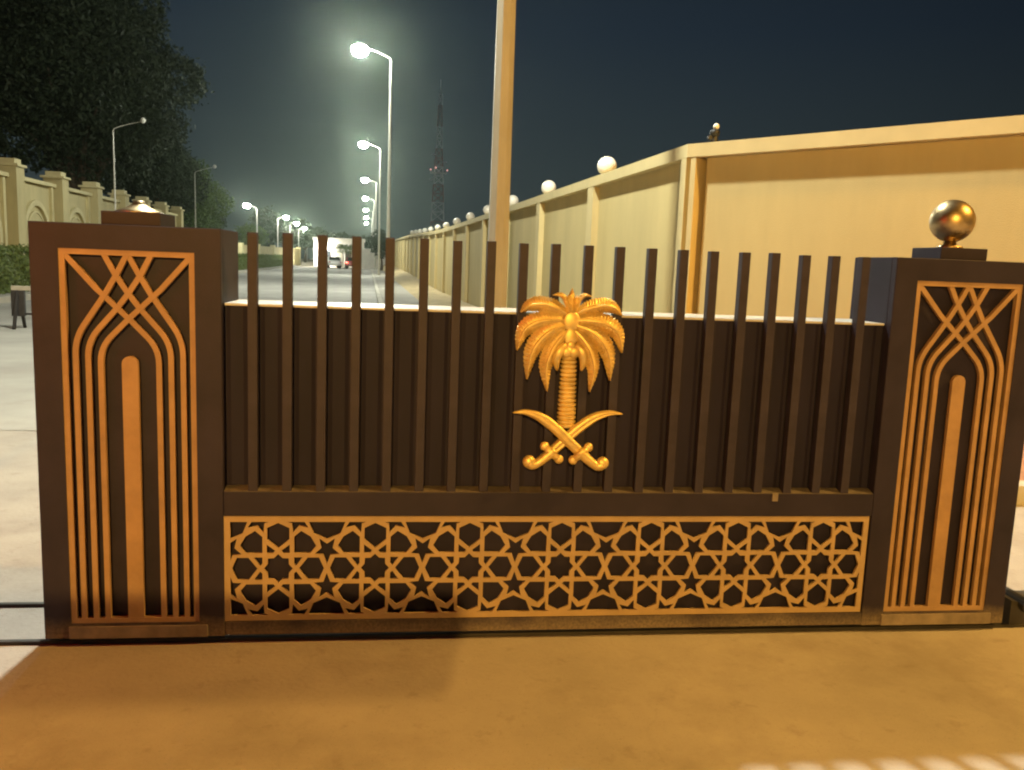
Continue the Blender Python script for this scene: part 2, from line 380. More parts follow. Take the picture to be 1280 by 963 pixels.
ords = ['first', 'second', 'third', 'fourth', 'fifth', 'sixth', 'seventh', 'eighth', 'ninth', 'tenth', 'eleventh', 'twelfth', 'thirteenth', 'fourteenth', 'fifteenth']
gl = None
for i in range(13):
    p = WC+WD*(3.77+4.07*i)-n1*.10; p.z = WALL_H+bank(p.y)
    if gl is None:
        gl = empty('globe_lamp'); parts = [obj('globe', ball(nb(), (0, 0, .165), .148, n=28), m_globe, gl, True), obj('lamp_base', lathe(nb(), [(0, 0), (.075, 0), (.07, .02), (.04, .035), (.04, .06), (0, .06)], n=16), m_dark, gl, True)]
        g = gl
    else:
        g = gl.copy(); COL.objects.link(g)
        for c in parts: d = c.copy(); COL.objects.link(d); d.parent = g
    g.location = p
    tag(g, 'round white globe lamp on the cream wall, ' + ('nearest one to the wall corner' if i == 0 else ords[i]+' along from the wall corner'), 'globe lamp', 'white globe lamps along the cream wall')
cl = tag(empty('lamp_base', (3.29, 9.16, WALL_H)), 'small dark lamp fitting with pale tip standing on the corner of the cream wall', 'lamp fitting')
obj('stem', tube(nb(), [(0, 0, 0), (0, 0, .11)], [.045, .035], 10), m_dark, cl)
obj('socket', lathe(nb(), [(0, .10), (.05, .10), (.055, .15), (.03, .17), (0, .17)], n=14), m_dark, cl, True)
obj('bulb', ball(nb(), (.012, 0, .20), .034, n=14), m_globe, cl, True)
obj('bracket', box(nb(), -.075, -.02, -.02, .02, .06, .10, bev=.006), m_dark, cl)

# ------------------------------------------------------------------ street lamps
def street_lamp(loc, h, label, arm=-1.3, lit=True, r0=.10, r1=.05, m=None, group='street lamps', n=8, lens=None, hs=1.0):
    t = tag(empty('street_lamp', loc), label, 'street lamp', group); m = m or m_pole; s = 1 if arm > 0 else -1
    obj('pole', tube(nb(), [(0, 0, 0), (0, 0, h-.05)], [r0, r1], n, ph=math.pi/8), m, t)
    obj('base_plate', box(nb(), -r0*2, r0*2, -r0*2, r0*2, 0, .03, bev=.004), m, t)
    obj('arm', tube(nb(), smooth_path([(0, 0, h-.06), (s*.10, 0, h+.06), (arm*.5, 0, h+.24), (arm, 0, h+.40)], 10), [r1*.8]*6+[r1*.6]*5, 8), m, t)
    hx = arm+s*.22*hs; hz_ = h+.42
    hd = obj('lamp_head', lathe(nb(), [(0, .17), (.14, .15), (.25, .09), (.29, .03), (.29, 0), (0, 0)], (hx, 0, hz_), 20, sx=hs*1.05, sy=hs*.85), m, t, True)
    obj('lens', lathe(nb(), [(0, -.40), (.13, -.385), (.25, -.32), (.33, -.22), (.35, -.12), (.31, -.03), (.26, -.002), (0, -.002)] if lit else [(0, -.10), (.15, -.08), (.26, -.002), (0, -.002)], (hx, 0, hz_), 24, sx=hs, sy=hs*.92), (lens or m_lens) if lit else m_lamp_off, hd, True)
    return t
street_lamp((1.02, 9.58, .12), 9.55, 'thick beige octagonal lamp post rising close behind the gate', arm=-1.55, r0=.128, r1=.075, m=m_polenear, group=None, lens=m_lens_near, hs=.56)
labs = ['brightest and nearest lit street lamp in the right-hand row', 'second nearest lit street lamp in the right-hand row', 'third lit street lamp away along the right pavement', 'fourth lit street lamp away along the right pavement',
        'fifth lit street lamp away along the right pavement', 'sixth lit street lamp away along the right pavement', 'farthest lit street lamp of the row on the right pavement']
for i, lb in enumerate(labs):
    y = 38.4+30.8*i; x = -.79-.0436*(y-38.4)
    street_lamp((x, y, .12), 9.8, lb, arm=-1.1, lens=m_lens if i < 2 else m_lens_far)
def left_x(y): return -13.11-.0566*(y-41.2)
for y, lb in ((41.2, 'unlit street lamp nearest on the left, rising before the arched wall'), (61.0, 'second unlit street lamp on the left, beside the dark trees')):
    street_lamp((left_x(y), y, .12), 6.6, lb, arm=1.2, lit=False, r0=.05, r1=.024, hs=.42, group='unlit street lamps on the left')
for i, (x, y, s) in enumerate([(-16.5, 99, -1), (-18.0, 125, 1), (-19.2, 147, 1), (-20.8, 172, 1), (-22.3, 200, -1), (-20.4, 225, 1)]):
    street_lamp((x, y, .12), 6.3, ['nearest lit street lamp of the left-hand row', 'second lit street lamp of the left-hand row, just past the hedge', 'third lit street lamp of the left-hand row', 'fourth lit street lamp of the left-hand row', 'fifth lit street lamp of the left-hand row', 'farthest lit street lamp of the left-hand row'][i],
                arm=.9*s, lens=m_lens_far, r0=.085, r1=.05, group='lit street lamps on the left')

# two sodium floodlights of the gatehouse behind the camera, and the red stop signal beside the lane: all stand outside the frame
def flood(loc, aim, power, label, size=1.1):
    t = tag(empty('floodlight_post', (loc[0], loc[1], 0)), label, 'floodlight')
    h = loc[2]; d = (Vector(aim)-Vector(loc)).normalized()
    obj('post', tube(nb(), [(0, 0, 0), (0, 0, h-.25)], [.06, .045], 10), m_dark, t)
    hd = empty('lamp_head', (0, 0, h), 0, t); hd.rotation_euler = d.to_track_quat('-Z', 'Y').to_euler()
    obj('housing', box(nb(), -.2, .2, -.15, .15, .02, .2, bev=.02), m_dark, hd)
    obj('lens', box(nb(), -.16, .16, -.11, .11, .0, .018), m_sod, hd)
    l = bpy.data.lights.new('sodium_lamp', 'SPOT'); l.energy = power; l.color = SODIUM_C; l.spot_size = math.radians(150); l.spot_blend = .6; l.shadow_soft_size = .12
    lo = bpy.data.objects.new('sodium_lamp', l); COL.objects.link(lo); lo.parent = hd; lo.location = (0, 0, -.16)
    return t
flood((7.8, .95, 7.4), (1.2, 3.2, 0), SODIUM_A, 'sodium floodlight on a dark post right of the gate')
flood((-1.5, -9.0, 4.6), (.5, 3.1, .7), SODIUM_B, 'sodium floodlight on a dark post behind the viewer on the left')
t = tag(empty('signal_post', (-2.35, 1.9, 0)), 'red stop signal on a short dark post left of the gate', 'signal')
obj('post', tube(nb(), [(0, 0, 0), (0, 0, 1.62)], .035, 10), m_dark, t)
obj('signal_box', box(nb(), -.11, .11, -.09, .09, 1.62, 1.86, bev=.015), m_dark, t)
bm = nb(); ball(bm, (0, 0, 0), .07, sx=.5, n=14); o = obj('red_lens', bm, m_red, t, True); o.location = (.115, .03, 1.74)

bb = tag(empty('boom_barrier', (-4.2, .3, 0)), 'lowered boom barrier with a deep arm standing to the left before the gate', 'barrier')
bx('cabinet', m_dark, bb, (-.2, .2, -.18, .18, 0, 1.0), bev=.02)
bx('arm', m_board, bb, (-.3, 4.04, -.03, .03, 1.06, 1.21), bev=.01)
bx('skirt', m_board, bb, (.6, 4.03, -.006, .006, .94, 1.059))

# ------------------------------------------------------------------ gate pillars
GY, GD = 3.124, .32                       # front plane of the gate and its depth
PT, PB = 1.532, .028
def ribbon(path, w, y0, y1):
    bm = nb(); P = [Vector((x, z)) for x, z in path]; Lf, Rt = [], []
    for i, p in enumerate(P):
        a = (p-P[i-1]).normalized() if i else None; b = (P[i+1]-p).normalized() if i < len(P)-1 else None
        d = a if b is None else b if a is None else (a+b).normalized()
        k = 1 if a is None or b is None else 1/max(.5, d.dot(a))
        nn = Vector((-d.y, d.x))*w/2*k; Lf.append(p+nn); Rt.append(p-nn)
    q = [[bm.verts.new((v.x, y, v.y)) for v in s] for y in (y0, y1) for s in (Lf, Rt)]
    fl, fr, bl, br = q
    for i in range(len(P)-1):
        bm.faces.new((fl[i], fl[i+1], fr[i+1], fr[i])); bm.faces.new((bl[i], br[i], br[i+1], bl[i+1]))
        bm.faces.new((fl[i], bl[i], bl[i+1], fl[i+1])); bm.faces.new((fr[i], fr[i+1], br[i+1], br[i]))
    bm.faces.new((fl[0], fr[0], br[0], bl[0])); bm.faces.new((fl[-1], bl[-1], br[-1], fr[-1]))
    bmesh.ops.recalc_face_normals(bm, faces=bm.faces)
    return bm
def round_knee(pts, k, r=.06, n=6):
    # replace corner k of a polyline with an arc-like bend
    P = [Vector(p) for p in pts]; a = P[k]+(P[k-1]-P[k]).normalized()*r; b = P[k]+(P[k+1]-P[k]).normalized()*r; o = []
    for i in range(n+1):
        t = i/n; o.append(a*(1-t)**2+P[k]*2*t*(1-t)+b*t*t)
    return [tuple(p) for p in P[:k]+o+P[k+1:]]
def frame_plate(x0, x1, z0, z1, a0, a1, c0, c1, y0, y1):
    # one plate with a rectangular opening, its outer edges eased
    bm = nb(); e = .0025
    O = [(x0+e, z0+e), (x1-e, z0+e), (x1-e, z1-e), (x0+e, z1-e)]; O2 = [(x0, z0), (x1, z0), (x1, z1), (x0, z1)]; I = [(a0, c0), (a1, c0), (a1, c1), (a0, c1)]
    L = [[bm.verts.new((x, y, z)) for x, z in q] for q, y in ((I, y1), (I, y0), (O, y0), (O2, y0+e), (O2, y1), (I, y1))]
    for A, B_ in zip(L[:-1], L[1:]):
        for k in range(4): bm.faces.new((A[k], A[(k+1) % 4], B_[(k+1) % 4], B_[k]))
    bmesh.ops.remove_doubles(bm, verts=bm.verts, dist=1e-6); bmesh.ops.recalc_face_normals(bm, faces=bm.faces)
    return bm
def gate_pillar(x0, label, with_ball):
    t = tag(empty('gate_pillar', (x0, GY, 0)), label, 'gate pillar')
    w = .635; fx, fw = .093, .452; zt, zb = 1.445, .085
    bx('body', m_brown, t, (0, w, .034, GD, PB, PT), bev=.004)
    fr = obj('face_frame', frame_plate(0, w, PB, PT, fx, fx+fw, zb, zt, 0, .033), m_brown, t)
    bx('skirt', m_scuff, t, (.085, w-.06, -.006, .0325, PB, PB+.047), bev=.003)
    on = empty('ornament', (fx, 0, 0), 0, t); s = .0195
    bx('frame_strip', m_orange, on, (0, s, .004, .024, zb, zt)); bx('frame_strip', m_orange, on, (fw-s, fw, .004, .024, zb, zt))
    bx('frame_strip', m_orange, on, (s, fw-s, .004, .024, zt-s, zt)); bx('frame_strip', m_orange, on, (s, fw-s, .004, .024, zb, zb+s))
    c = fw/2; ztop = zt-s*.6
    for k, (vx, kn, pts) in enumerate([(.045, 1.135, [(.149, 1.292), (.187, 1.358), (.226, ztop)]), (.0865, 1.125, [(.189, 1.245), (.226, 1.295), (.268, 1.36), (.306, ztop)]), (.128, 1.105, [(.226, 1.207), (.335, 1.312), (.436, ztop-.005)])]):
        path = round_knee([(vx, zb+s*.5), (vx, kn)]+pts, 1, .055)
        for side in (0, 1):
            pp = path if side == 0 else [(fw-x, z) for x, z in path]
            obj('strap', ribbon(pp, .0185, .0050+.0012*side, .0225), m_orange, on)
    bar = [(c-.0275, zb+s*.5)]+[(c-.0275*math.cos(a), 1.047+.0275*math.sin(a)) for a in np.linspace(0, math.pi, 13)]+[(c+.0275, zb+s*.5)]
    obj('central_bar', prism(nb(), bar, .0055, .0225), m_orange, on)
    cap = bx('cap', m_brown, t, (w/2-.100, w/2+.100, GD/2-.100, GD/2+.100, PT+.001, PT+.048), bev=.004)
    if with_ball:
        obj('neck', lathe(nb(), [(0, 0), (.052, 0), (.05, .008), (.026, .014), (.023, .03), (0, .03)], (w/2, GD/2, PT+.048), 24), m_brass, cap, True)
        obj('ball', ball(nb(), (w/2, GD/2, 1.690), .086, n=48), m_brass, cap, True)
    else:
        obj('finial_base', lathe(nb(), [(0, 0), (.085, 0), (.083, .004), (.06, .012), (.035, .024), (.022, .034), (.018, .044), (0, .044)], (w/2, GD/2, PT+.048), 28), m_brass, cap, True)
    return t
gate_pillar(-1.280, 'left brown gate pillar with orange interlaced straps and a bare flared finial base', False)
gate_pillar(1.892, 'right brown gate pillar with orange interlaced straps and a brass ball on top', True)

# ------------------------------------------------------------------ gate leaf between the pillars
gate = tag(empty('gate', (0, GY, 0)), 'brown steel gate with upright bars, ochre star lattice and golden palm emblem', 'gate')
X0, X1 = -.6435, 1.8905
bm = nb(); pr = [(X0, .0530)]
for i in range(21):
    xc = -.541+.1215*(i-.5)
    for dx, yy in ((-.036, .0530), (-.022, .0478), (.022, .0478), (.036, .0530)):
        if X0+.002 < xc+dx < X1-.002: pr.append((xc+dx, yy))
pr += [(X1, .0520), (X1, GD-.004), (X0, GD-.004)]
va = [[bm.verts.new((x, y, z)) for x, y in pr] for z in (.50, 1.262)]
for i in range(len(pr)): bm.faces.new((va[0][i], va[0][(i+1) % len(pr)], va[1][(i+1) % len(pr)], va[1][i]))
bm.faces.new(va[0]); bm.faces.new(va[1]); bmesh.ops.recalc_face_normals(bm, faces=bm.faces)
obj('back_panel', bm, m_brown2, gate)
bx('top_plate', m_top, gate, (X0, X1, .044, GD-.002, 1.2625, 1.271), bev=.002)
bx('middle_rail', m_brown, gate, (X0, X1, 0, .045, .4935, .585), bev=.003)
bx('bottom_rail', m_brown, gate, (X0, X1, .0, GD-.01, PB+.004, .0835), bev=.003)
bx('lattice_backing', m_brown2, gate, (X0, X1, .034, .0455, .0845, .4925))
me_b = None
for i in range(20):
    x = -.541+.1215*i
    if me_b is None: o = bx('bar', m_bar, gate, (-.0165, .0165, .004, .044, .586, 1.527), bev=.003); me_b = o.data
    else: o = bpy.data.objects.new('bar', me_b); COL.objects.link(o); o.parent = gate
    o.location = (x, random.uniform(-.001, .001), random.uniform(-.002, .002)); o.rotation_euler = (0, random.uniform(-.0012, .0012), 0)
bm = nb(); va = [[bm.verts.new((x, y, z)) for y, z in ((.003, .5852), (.003, .5868), (.0455, .5985), (.0455, .5852))] for x in (X0+.001, X1-.001)]
for i in range(4): bm.faces.new((va[0][i], va[0][(i+1) % 4], va[1][(i+1) % 4], va[1][i]))
bm.faces.new(va[0]); bm.faces.new(va[1]); bmesh.ops.recalc_face_normals(bm, faces=bm.faces); obj('ledge', bm, m_ledge, gate)
# weld plate seen on the middle rail
bx('weld_plate', m_scuff, gate, (1.462, 1.486, -.004, .012, .555, .5865), bev=.002)

# star lattice: one cut plate; the openings of one square unit, half period = 1
def clip(poly, xmin, xmax, ymin, ymax):
    for ax, lim, sg in ((0, xmin, 1), (0, xmax, -1), (1, ymin, 1), (1, ymax, -1)):
        o = []
        for i, p in enumerate(poly):
            q = poly[i-1]; ip = (p[ax]-lim)*sg >= 0; iq = (q[ax]-lim)*sg >= 0
            if ip != iq:
                t = (lim-q[ax])/(p[ax]-q[ax]); o.append((q[0]+(p[0]-q[0])*t, q[1]+(p[1]-q[1])*t))
            if ip: o.append(p)
        poly = o
        if len(poly) < 3: return None
    return poly
def rot(poly, k):
    for _ in range(k): poly = [(-y, x) for x, y in poly]
    return poly
star = []
for k in range(8):
    a = math.pi/4*k; R_ = .285
    star.append((R_*math.cos(a), R_*math.sin(a))); star.append((R_*.785*math.cos(a+math.pi/8), R_*.785*math.sin(a+math.pi/8)))
petal = [(0, .435), (.217, .61), (.217, .83), (0, .93), (-.217, .83), (-.217, .61)]
dpetal = [(.332, .332), (.332, .650), (.470, .765), (.655, .655), (.765, .470), (.650, .332)]
tri1 = [(-.222, .334), (-.222, .475), (-.075, .368), (-.105, .334)]; tri2 = [(-x, y) for x, y in reversed(tri1)]
def widen(poly, d):
    # move every edge of an opening outwards by d (mitred)
    n = len(poly); ar = sum(poly[i-1][0]*poly[i][1]-poly[i][0]*poly[i-1][1] for i in range(n)); P = [Vector(p) for p in (poly if ar > 0 else poly[::-1])]; o = []
    for i in range(n):
        a = (P[i]-P[i-1]).normalized(); b = (P[(i+1) % n]-P[i]).normalized(); na = Vector((a.y, -a.x)); nb_ = Vector((b.y, -b.x)); m = na+nb_
        k = d*2/max(m.length_squared, .25); o.append(tuple(P[i]+m*k))
    return o
penta = []
for k in range(10):
    a = -math.pi/2+math.pi/5*k; r_ = .208 if k % 2 == 0 else .092; penta.append((1+r_*math.cos(a)*.94, .386+r_*math.sin(a)))
octo = [(1+.372*math.cos(math.pi/4*k), 1+.372*math.sin(math.pi/4*k)) for k in range(8)]
penta = widen(penta, .030); octo = widen(octo, .018)
lx0, lx1, lz0, lz1 = -.6465+.002, 1.8845, .0860, .4915
fwl = .0215; nU = 7
ux = (lx1-lx0-2*fwl)/nU/2*1.004; uz = (lz1-lz0-2*fwl)/2/.965; cz = (lz0+lz1)/2
holes = []
for c in range(nU):
    cx = (c-3)*2
    for p in [star]+[rot(q, k) for q in (petal, dpetal, tri1, tri2) for k in range(4)]: holes.append([(x+cx, y) for x, y in widen(p, .011)])
    for q in (penta, [(x, -y) for x, y in reversed(penta)]):
        holes.append([(x+cx, y) for x, y in q])
        if c == 0: holes.append([(x+cx-2, y) for x, y in q])
    # stars on the upper and lower edges
    for sx_ in (1, -1):
        for sy_ in (1, -1):
            q = [(y*sx_, x*sy_) for x, y in penta]; holes.append([(x+cx, y) for x, y in q])
    for sy_ in (1, -1):
        holes.append([(x+cx, y*sy_) for x, y in octo])
        if c == 0: holes.append([(x+cx-2, y*sy_) for x, y in octo])
cu = bpy.data.curves.new('lattice_outline', 'CURVE'); cu.dimensions = '2D'; cu.fill_mode = 'BOTH'; cu.extrude = .005
def spline(poly):
    s_ = cu.splines.new('POLY'); s_.points.add(len(poly)-1); s_.use_cyclic_u = True
    for p_, (x, y) in zip(s_.points, poly): p_.co = (x, y, 0, 1)
lcx = (lx0+lx1)/2
spline([(lx0, lz0), (lx1, lz0), (lx1, lz1), (lx0, lz1)])
xl = (lx1-lx0-2*fwl)/2/ux
for h in holes:
    h = clip(h, -xl, xl, -.963, .963)
    if h and abs(sum(h[i-1][0]*h[i][1]-h[i][0]*h[i-1][1] for i in range(len(h)))) > .006: spline([(lcx+x*ux, cz+y*uz) for x, y in h])
tmp = bpy.data.objects.new('lattice_outline', cu); COL.objects.link(tmp)
dg = bpy.context.evaluated_depsgraph_get(); me = bpy.data.meshes.new_from_object(tmp.evaluated_get(dg))
bpy.data.objects.remove(tmp); me.name = 'lattice'; me.materials.clear(); me.materials.append(m_lattice)
lat = bpy.data.objects.new('lattice', me); COL.objects.link(lat); lat.parent = gate
lat.rotation_euler = (math.pi/2, 0, 0); lat.location = (0, .0085, 0)
# thin returns so the plate is seated on its backing
for a in ((lx0+.002, lx1-.002, .014, .033, lz0+.001, lz0+.010), (lx0+.002, lx1-.002, .014, .033, lz1-.010, lz1-.001)): bx('lattice_return', m_lattice, gate, a)

# ------------------------------------------------------------------ golden emblem on the bars: palm over two crossed swords
em = empty('emblem', (.6140, -.006, 0), 0, gate)
EX = .6140
def frond(pts, w, lift=.026, name='frond', n=96, tipw=.10, teeth=22, y0=0):
    P = smooth_path([(x-EX, 0, z) for x, z in pts], n); bm = nb(); rows = []
    for i, p in enumerate(P):
        t = i/n; d = (P[min(i+1, n)]-P[max(i-1, 0)]).normalized(); nn = Vector((-d.z, 0, d.x))
        env = (.55+.45*min(1, t/.28)**.8)*(1 if t < .55 else max(tipw, 1-((t-.55)/.45)**1.6*(1-tipw)))
        saw = (t*teeth) % 1; ww = w*env*(1-.20*saw); st = .0050*(saw-.5)*min(1, t*5)
        yb = y0-.006-lift*(.50+.50*math.sin(math.pi*min(1, t*1.05)))
        q = [(-.5, y0), (-.5, y0-.003), (-.28, y0+(yb-y0)*.42+st), (-.075, y0+(yb-y0)*.62), (-.05, yb), (.05, yb), (.075, y0+(yb-y0)*.62), (.28, y0+(yb-y0)*.42+st), (.5, y0-.003), (.5, y0)]
        # leaflets slant outwards: the edge of each section lags behind its rib
        rows.append([bm.verts.new(p+nn*ww*k+d*(abs(k)*w*.35*(1-t))+Vector((0, yy, 0))) for k, yy in q])
    for a, b in zip(rows, rows[1:]):
        for k in range(9): bm.faces.new((a[k], a[k+1], b[k+1], b[k]))
        bm.faces.new((a[9], a[0], b[0], b[9]))
    bm.faces.new(rows[0]); bm.faces.new(rows[-1][::-1]); bmesh.ops.recalc_face_normals(bm, faces=bm.faces)
    return obj(name, bm, m_gold, em, False)
ct = (.614, 1.245)
F = {'a': [(.598, 1.272), (.552, 1.296), (.497, 1.308), (.455, 1.300), (.423, 1.274)],
     'b': [(.594, 1.250), (.540, 1.251), (.480, 1.240), (.435, 1.205), (.4145, 1.134)],
     'c': [(.596, 1.232), (.545, 1.216), (.498, 1.178), (.466, 1.120), (.4555, 1.028)],
     'd': [(.600, 1.212), (.565, 1.176), (.538, 1.130), (.523, 1.070), (.5325, .984)]}
for k, (w, y0) in {'a': (.062, -.004), 'b': (.076, -.008), 'c': (.076, -.012), 'd': (.066, -.016)}.items():
    frond(F[k], w, y0=y0); frond([(2*EX-x-.001, z+.001) for x, z in F[k]], w*.98, y0=y0)
frond([(.612, 1.262), (.611, 1.315), (.613, 1.369)], .032, .014, n=20, teeth=8, y0=-.006)
for s in (-1, 1):
    frond([(EX+s*.010, 1.268), (EX+s*.022, 1.318), (EX+s*.042, 1.343), (EX+s*.074, 1.341)], .021, .012, n=24, teeth=9, y0=-.010)
    frond([(EX+s*.004, 1.268), (EX+s*.012, 1.310), (EX+s*.017, 1.345)], .018, .012, n=18, teeth=7, y0=-.012)
bm = nb(); ball(bm, (0, -.020, 1.246), .034, sy=.30, sz=1.15, n=20); ball(bm, (-.001, -.022, 1.188), .026, sy=.35, sz=1.4, n=18)
ball(bm, (0, -.026, 1.158), .018, sy=.5, n=16); ball(bm, (-.014, -.026, 1.133), .022, sy=.6, n=14); ball(bm, (.014, -.026, 1.133), .022, sy=.6, n=14)
obj('crown_boss', bm, m_gold, em, True)
for s in (-1, 1):
    bm = nb(); tube(bm, [(s*p[0], p[1], p[2]) for p in smooth_path([(.018, -.022, 1.162), (.040, -.026, 1.140), (.052, -.022, 1.105), (.046, -.014, 1.062)], 12)], [.008, .011, .014, .016, .018, .019, .019, .018, .017, .015, .012, .009, .004], 10)
    obj('date_cluster', bm, m_gold, em, True)
# ringed trunk
bm = nb(); prof = []; nr = 17
for i in range(nr):
    z1 = 1.118-i*(1.118-.842)/nr; z0 = 1.118-(i+1)*(1.118-.842)/nr; w = .0300+(.0365-.0300)*i/nr
    prof += [(w*.80, z1), (w*1.04, z1-(z1-z0)*.22), (w*1.0, z1-(z1-z0)*.70), (w*.80, z0+.0003)]
lathe(bm, prof[::-1], (0, -.002, 0), 26, sy=.55); obj('trunk', bm, m_gold, em)
def sword(pts, y0, mirror=False):
    s = -1 if mirror else 1; sw = empty('sword', (0, y0, 0), 0, em)
    return sw, [(s*(x-EX), z) for x, z in pts]
B = [(.4032, .9035), (.457, .9045), (.514, .8845), (.571, .8435), (.620, .7975), (.664, .7565)]
def blade(pts, y0):
    n = 36; P = smooth_path([(x, 0, z) for x, z in pts], n); bm = nb(); rows = []
    for i, p in enumerate(P):
        t = i/n; d = (P[min(i+1, n)]-P[max(i-1, 0)]).normalized(); nn = Vector((-d.z, 0, d.x))
        w = .0400*min(1, .06+(t/.50)**.75)
        rows.append([bm.verts.new(p+nn*w*k+Vector((0, y0+yy, 0))) for k, yy in ((-.5, 0), (-.5, -.004), (-.2, -.012), (.02, -.0125), (.10, -.008), (.22, -.0125), (.36, -.011), (.5, -.004), (.5, 0))])
    for a, b in zip(rows, rows[1:]):
        for k in range(8): bm.faces.new((a[k], a[k+1], b[k+1], b[k]))
        bm.faces.new((a[8], a[0], b[0], b[8]))
    bm.faces.new(rows[0]); bm.faces.new(rows[-1][::-1]); bmesh.ops.recalc_face_normals(bm, faces=bm.faces)
    return bm
def full_sword(mir, y0):
    s = -1 if mir else 1; q = lambda x, z: (s*(x-EX), z)
    bm = blade([q(*p) for p in B], y0)
    hp = [(.658, .7625), (.690, .735), (.716, .714), (.738, .703), (.756, .711)]
    tube(bm, smooth_path([(q(*p)[0], y0-.008, p[1]) for p in hp], 14), [.019, .020, .020, .0195, .019, .0185, .018, .0175, .0175, .018, .0185, .019, .020, .020, .019], 12)
    ball(bm, (q(.7535, 0)[0], y0-.010, .7155), .0250, sy=.7, n=18)
    g0, g1 = (.6965, .7760), (.640, .7265)
    tube(bm, [(q(*g0)[0], y0-.008, g0[1]), (q(.671, 0)[0], y0-.009, .7505), (q(*g1)[0], y0-.008, g1[1])], [.013, .018, .013], 12)
    for g in (g0, g1): ball(bm, (q(*g)[0], y0-.009, g[1]), .0180, sy=.75, n=16)
    return obj('sword', bm, m_gold, em, True)
full_sword(True, -.020); full_sword(False, -.032)

# ------------------------------------------------------------------ rails in the ground and a guide block at the right-hand end
for yy, lb in ((3.157, 'front steel gate track running under the gate across the apron'), (3.508, 'rear steel gate track running behind the gate across the apron')):
    t = tag(bx('gate_track', m_steel, None, (-5.6, 5.2, yy-.011, yy+.011, -.02, .010), bev=.003), lb, 'gate track', 'gate tracks')
gb = tag(empty('guide_block', (2.70, 3.24, 0)), 'low dark steel guide block lying at the right end of the gate', 'guide block')
bm = nb(); prism(bm, [(-.12, .0), (.30, .0), (.30, .05), (.05, .085), (-.12, .115)], -.09, .09); obj('block', bm, m_steel, gb)
obj('roller', tube(nb(), [(-.06, -.12, .10), (-.06, .12, .10)], .03, 14), m_dark, gb)

# ------------------------------------------------------------------ trestle at the far left
tr = tag(empty('trestle', (-6.55, 15.8, 0), .12), 'dark legged folding trestle with a pale board standing on the road at far left', 'trestle')
for x in (-.12, 1.2):
    for s in (-1, 1):
        obj('leg', tube(nb(), [(x+.03*s, .20*s, 0), (x, .02*s, .66)], [.030, .036], 6), m_dark, tr)
    obj('side_plate', box(nb(), x-.105, x+.105, -.05, .05, .22, .665, bev=.01), m_dark, tr)
bx('board', m_board, tr, (-.22, 1.30, -.035, .035,   .666, .745), bev=.008)
obj('brace', tube(nb(), [(-.12, 0, .26), (1.2, 0, .26)], .018, 6), m_dark, tr)

# ------------------------------------------------------------------ arched garden wall on the left
vw = tag(empty('garden_wall', (0, 0, 0)), 'tall sand coloured garden wall with blind arches and square piers left of the street', 'wall')
def vx(y): return -14.5-.058*(y-22)
vd = Vector((-.058, 1, 0)).normalized(); vn = Vector((1, .058, 0)).normalized()
PY = [30.5+5.28*i for i in range(8)]
def arch_pts(w, zs, n=20): return [(-w, .0)]+[(-w*math.cos(a), zs+w*.98*math.sin(a)) for a in np.linspace(0, math.pi, n)]+[(w, .0)]
frames = []
for i, y in enumerate(PY):
    base = Vector((vx(y), y, 0)); rz = math.atan2(vd.y, vd.x)
    f = [base]
    def put(name, bm, m, off=0):
        # local x runs along the wall, local -y faces the street
        R_ = Matrix.Rotation(rz+math.pi, 4, 'Z'); R_.translation = base
        bmesh.ops.transform(bm, matrix=R_, verts=bm.verts); bmesh.ops.recalc_face_normals(bm, faces=bm.faces)
        return obj(name, bm, m, vw)
    # flip so that local +x goes towards the viewer and local +y to the street
    pier = put('pier', box(nb(), -.42, .42, -.35, .45, 0, 4.42, bev=.02), m_villa)
    put('pier_cap', box(box(nb(), -.50, .50, -.45, .53, 4.421, 4.52, bev=.015), -.34, .34, -.28, .37, 4.521, 4.72, bev=.02), m_villa2)
    if i == len(PY)-1: break
    c = -2.64; hw = 2.22
    put('wall_panel', box(nb(), c-hw, c+hw, -.20, .0, 0, 4.0), m_villa)
    put('coping', box(nb(), c-hw+.002, c+hw-.002, -.30, .20, 4.001, 4.15, bev=.01), m_villa2)
    for s in (-1, 1):
        put('edge_strip', box(nb(), c+s*1.92-.11, c+s*1.92+.11, .001, .12, 0, 3.98), m_villa2)
    # raised arch band and the recessed-looking niche plate inside it
    bm = nb(); A = arch_pts(1.55, 1.80); Bp = arch_pts(1.32, 1.80)
    va = [[bm.verts.new((c+x, yy, z)) for x, z in q] for yy in (.001, .13) for q in (A, Bp)]
    for k in range(len(A)-1):
        for u_, v_ in ((0, 1), (3, 2), (2, 0), (1, 3)): bm.faces.new((va[u_][k], va[u_][k+1], va[v_][k+1], va[v_][k]))
    put('arch_band', bm, m_villa2)
    bm = nb(); A = arch_pts(1.02, 1.80, 16); prism(bm, [(c+x, z) for x, z in A], .001, .05); put('arch_plate', bm, m_villa)
    bm = nb(); A = arch_pts(1.10, 1.80, 16); Bp = arch_pts(1.025, 1.80, 16)
    va = [[bm.verts.new((c+x, yy, z)) for x, z in q] for yy in (.001, .085) for q in (A, Bp)]
    for k in range(len(A)-1):
        for u_, v_ in ((0, 1), (3, 2), (2, 0), (1, 3)): bm.faces.new((va[u_][k], va[u_][k+1], va[v_][k+1], va[v_][k]))
    put('arch_band', bm, m_villa2)
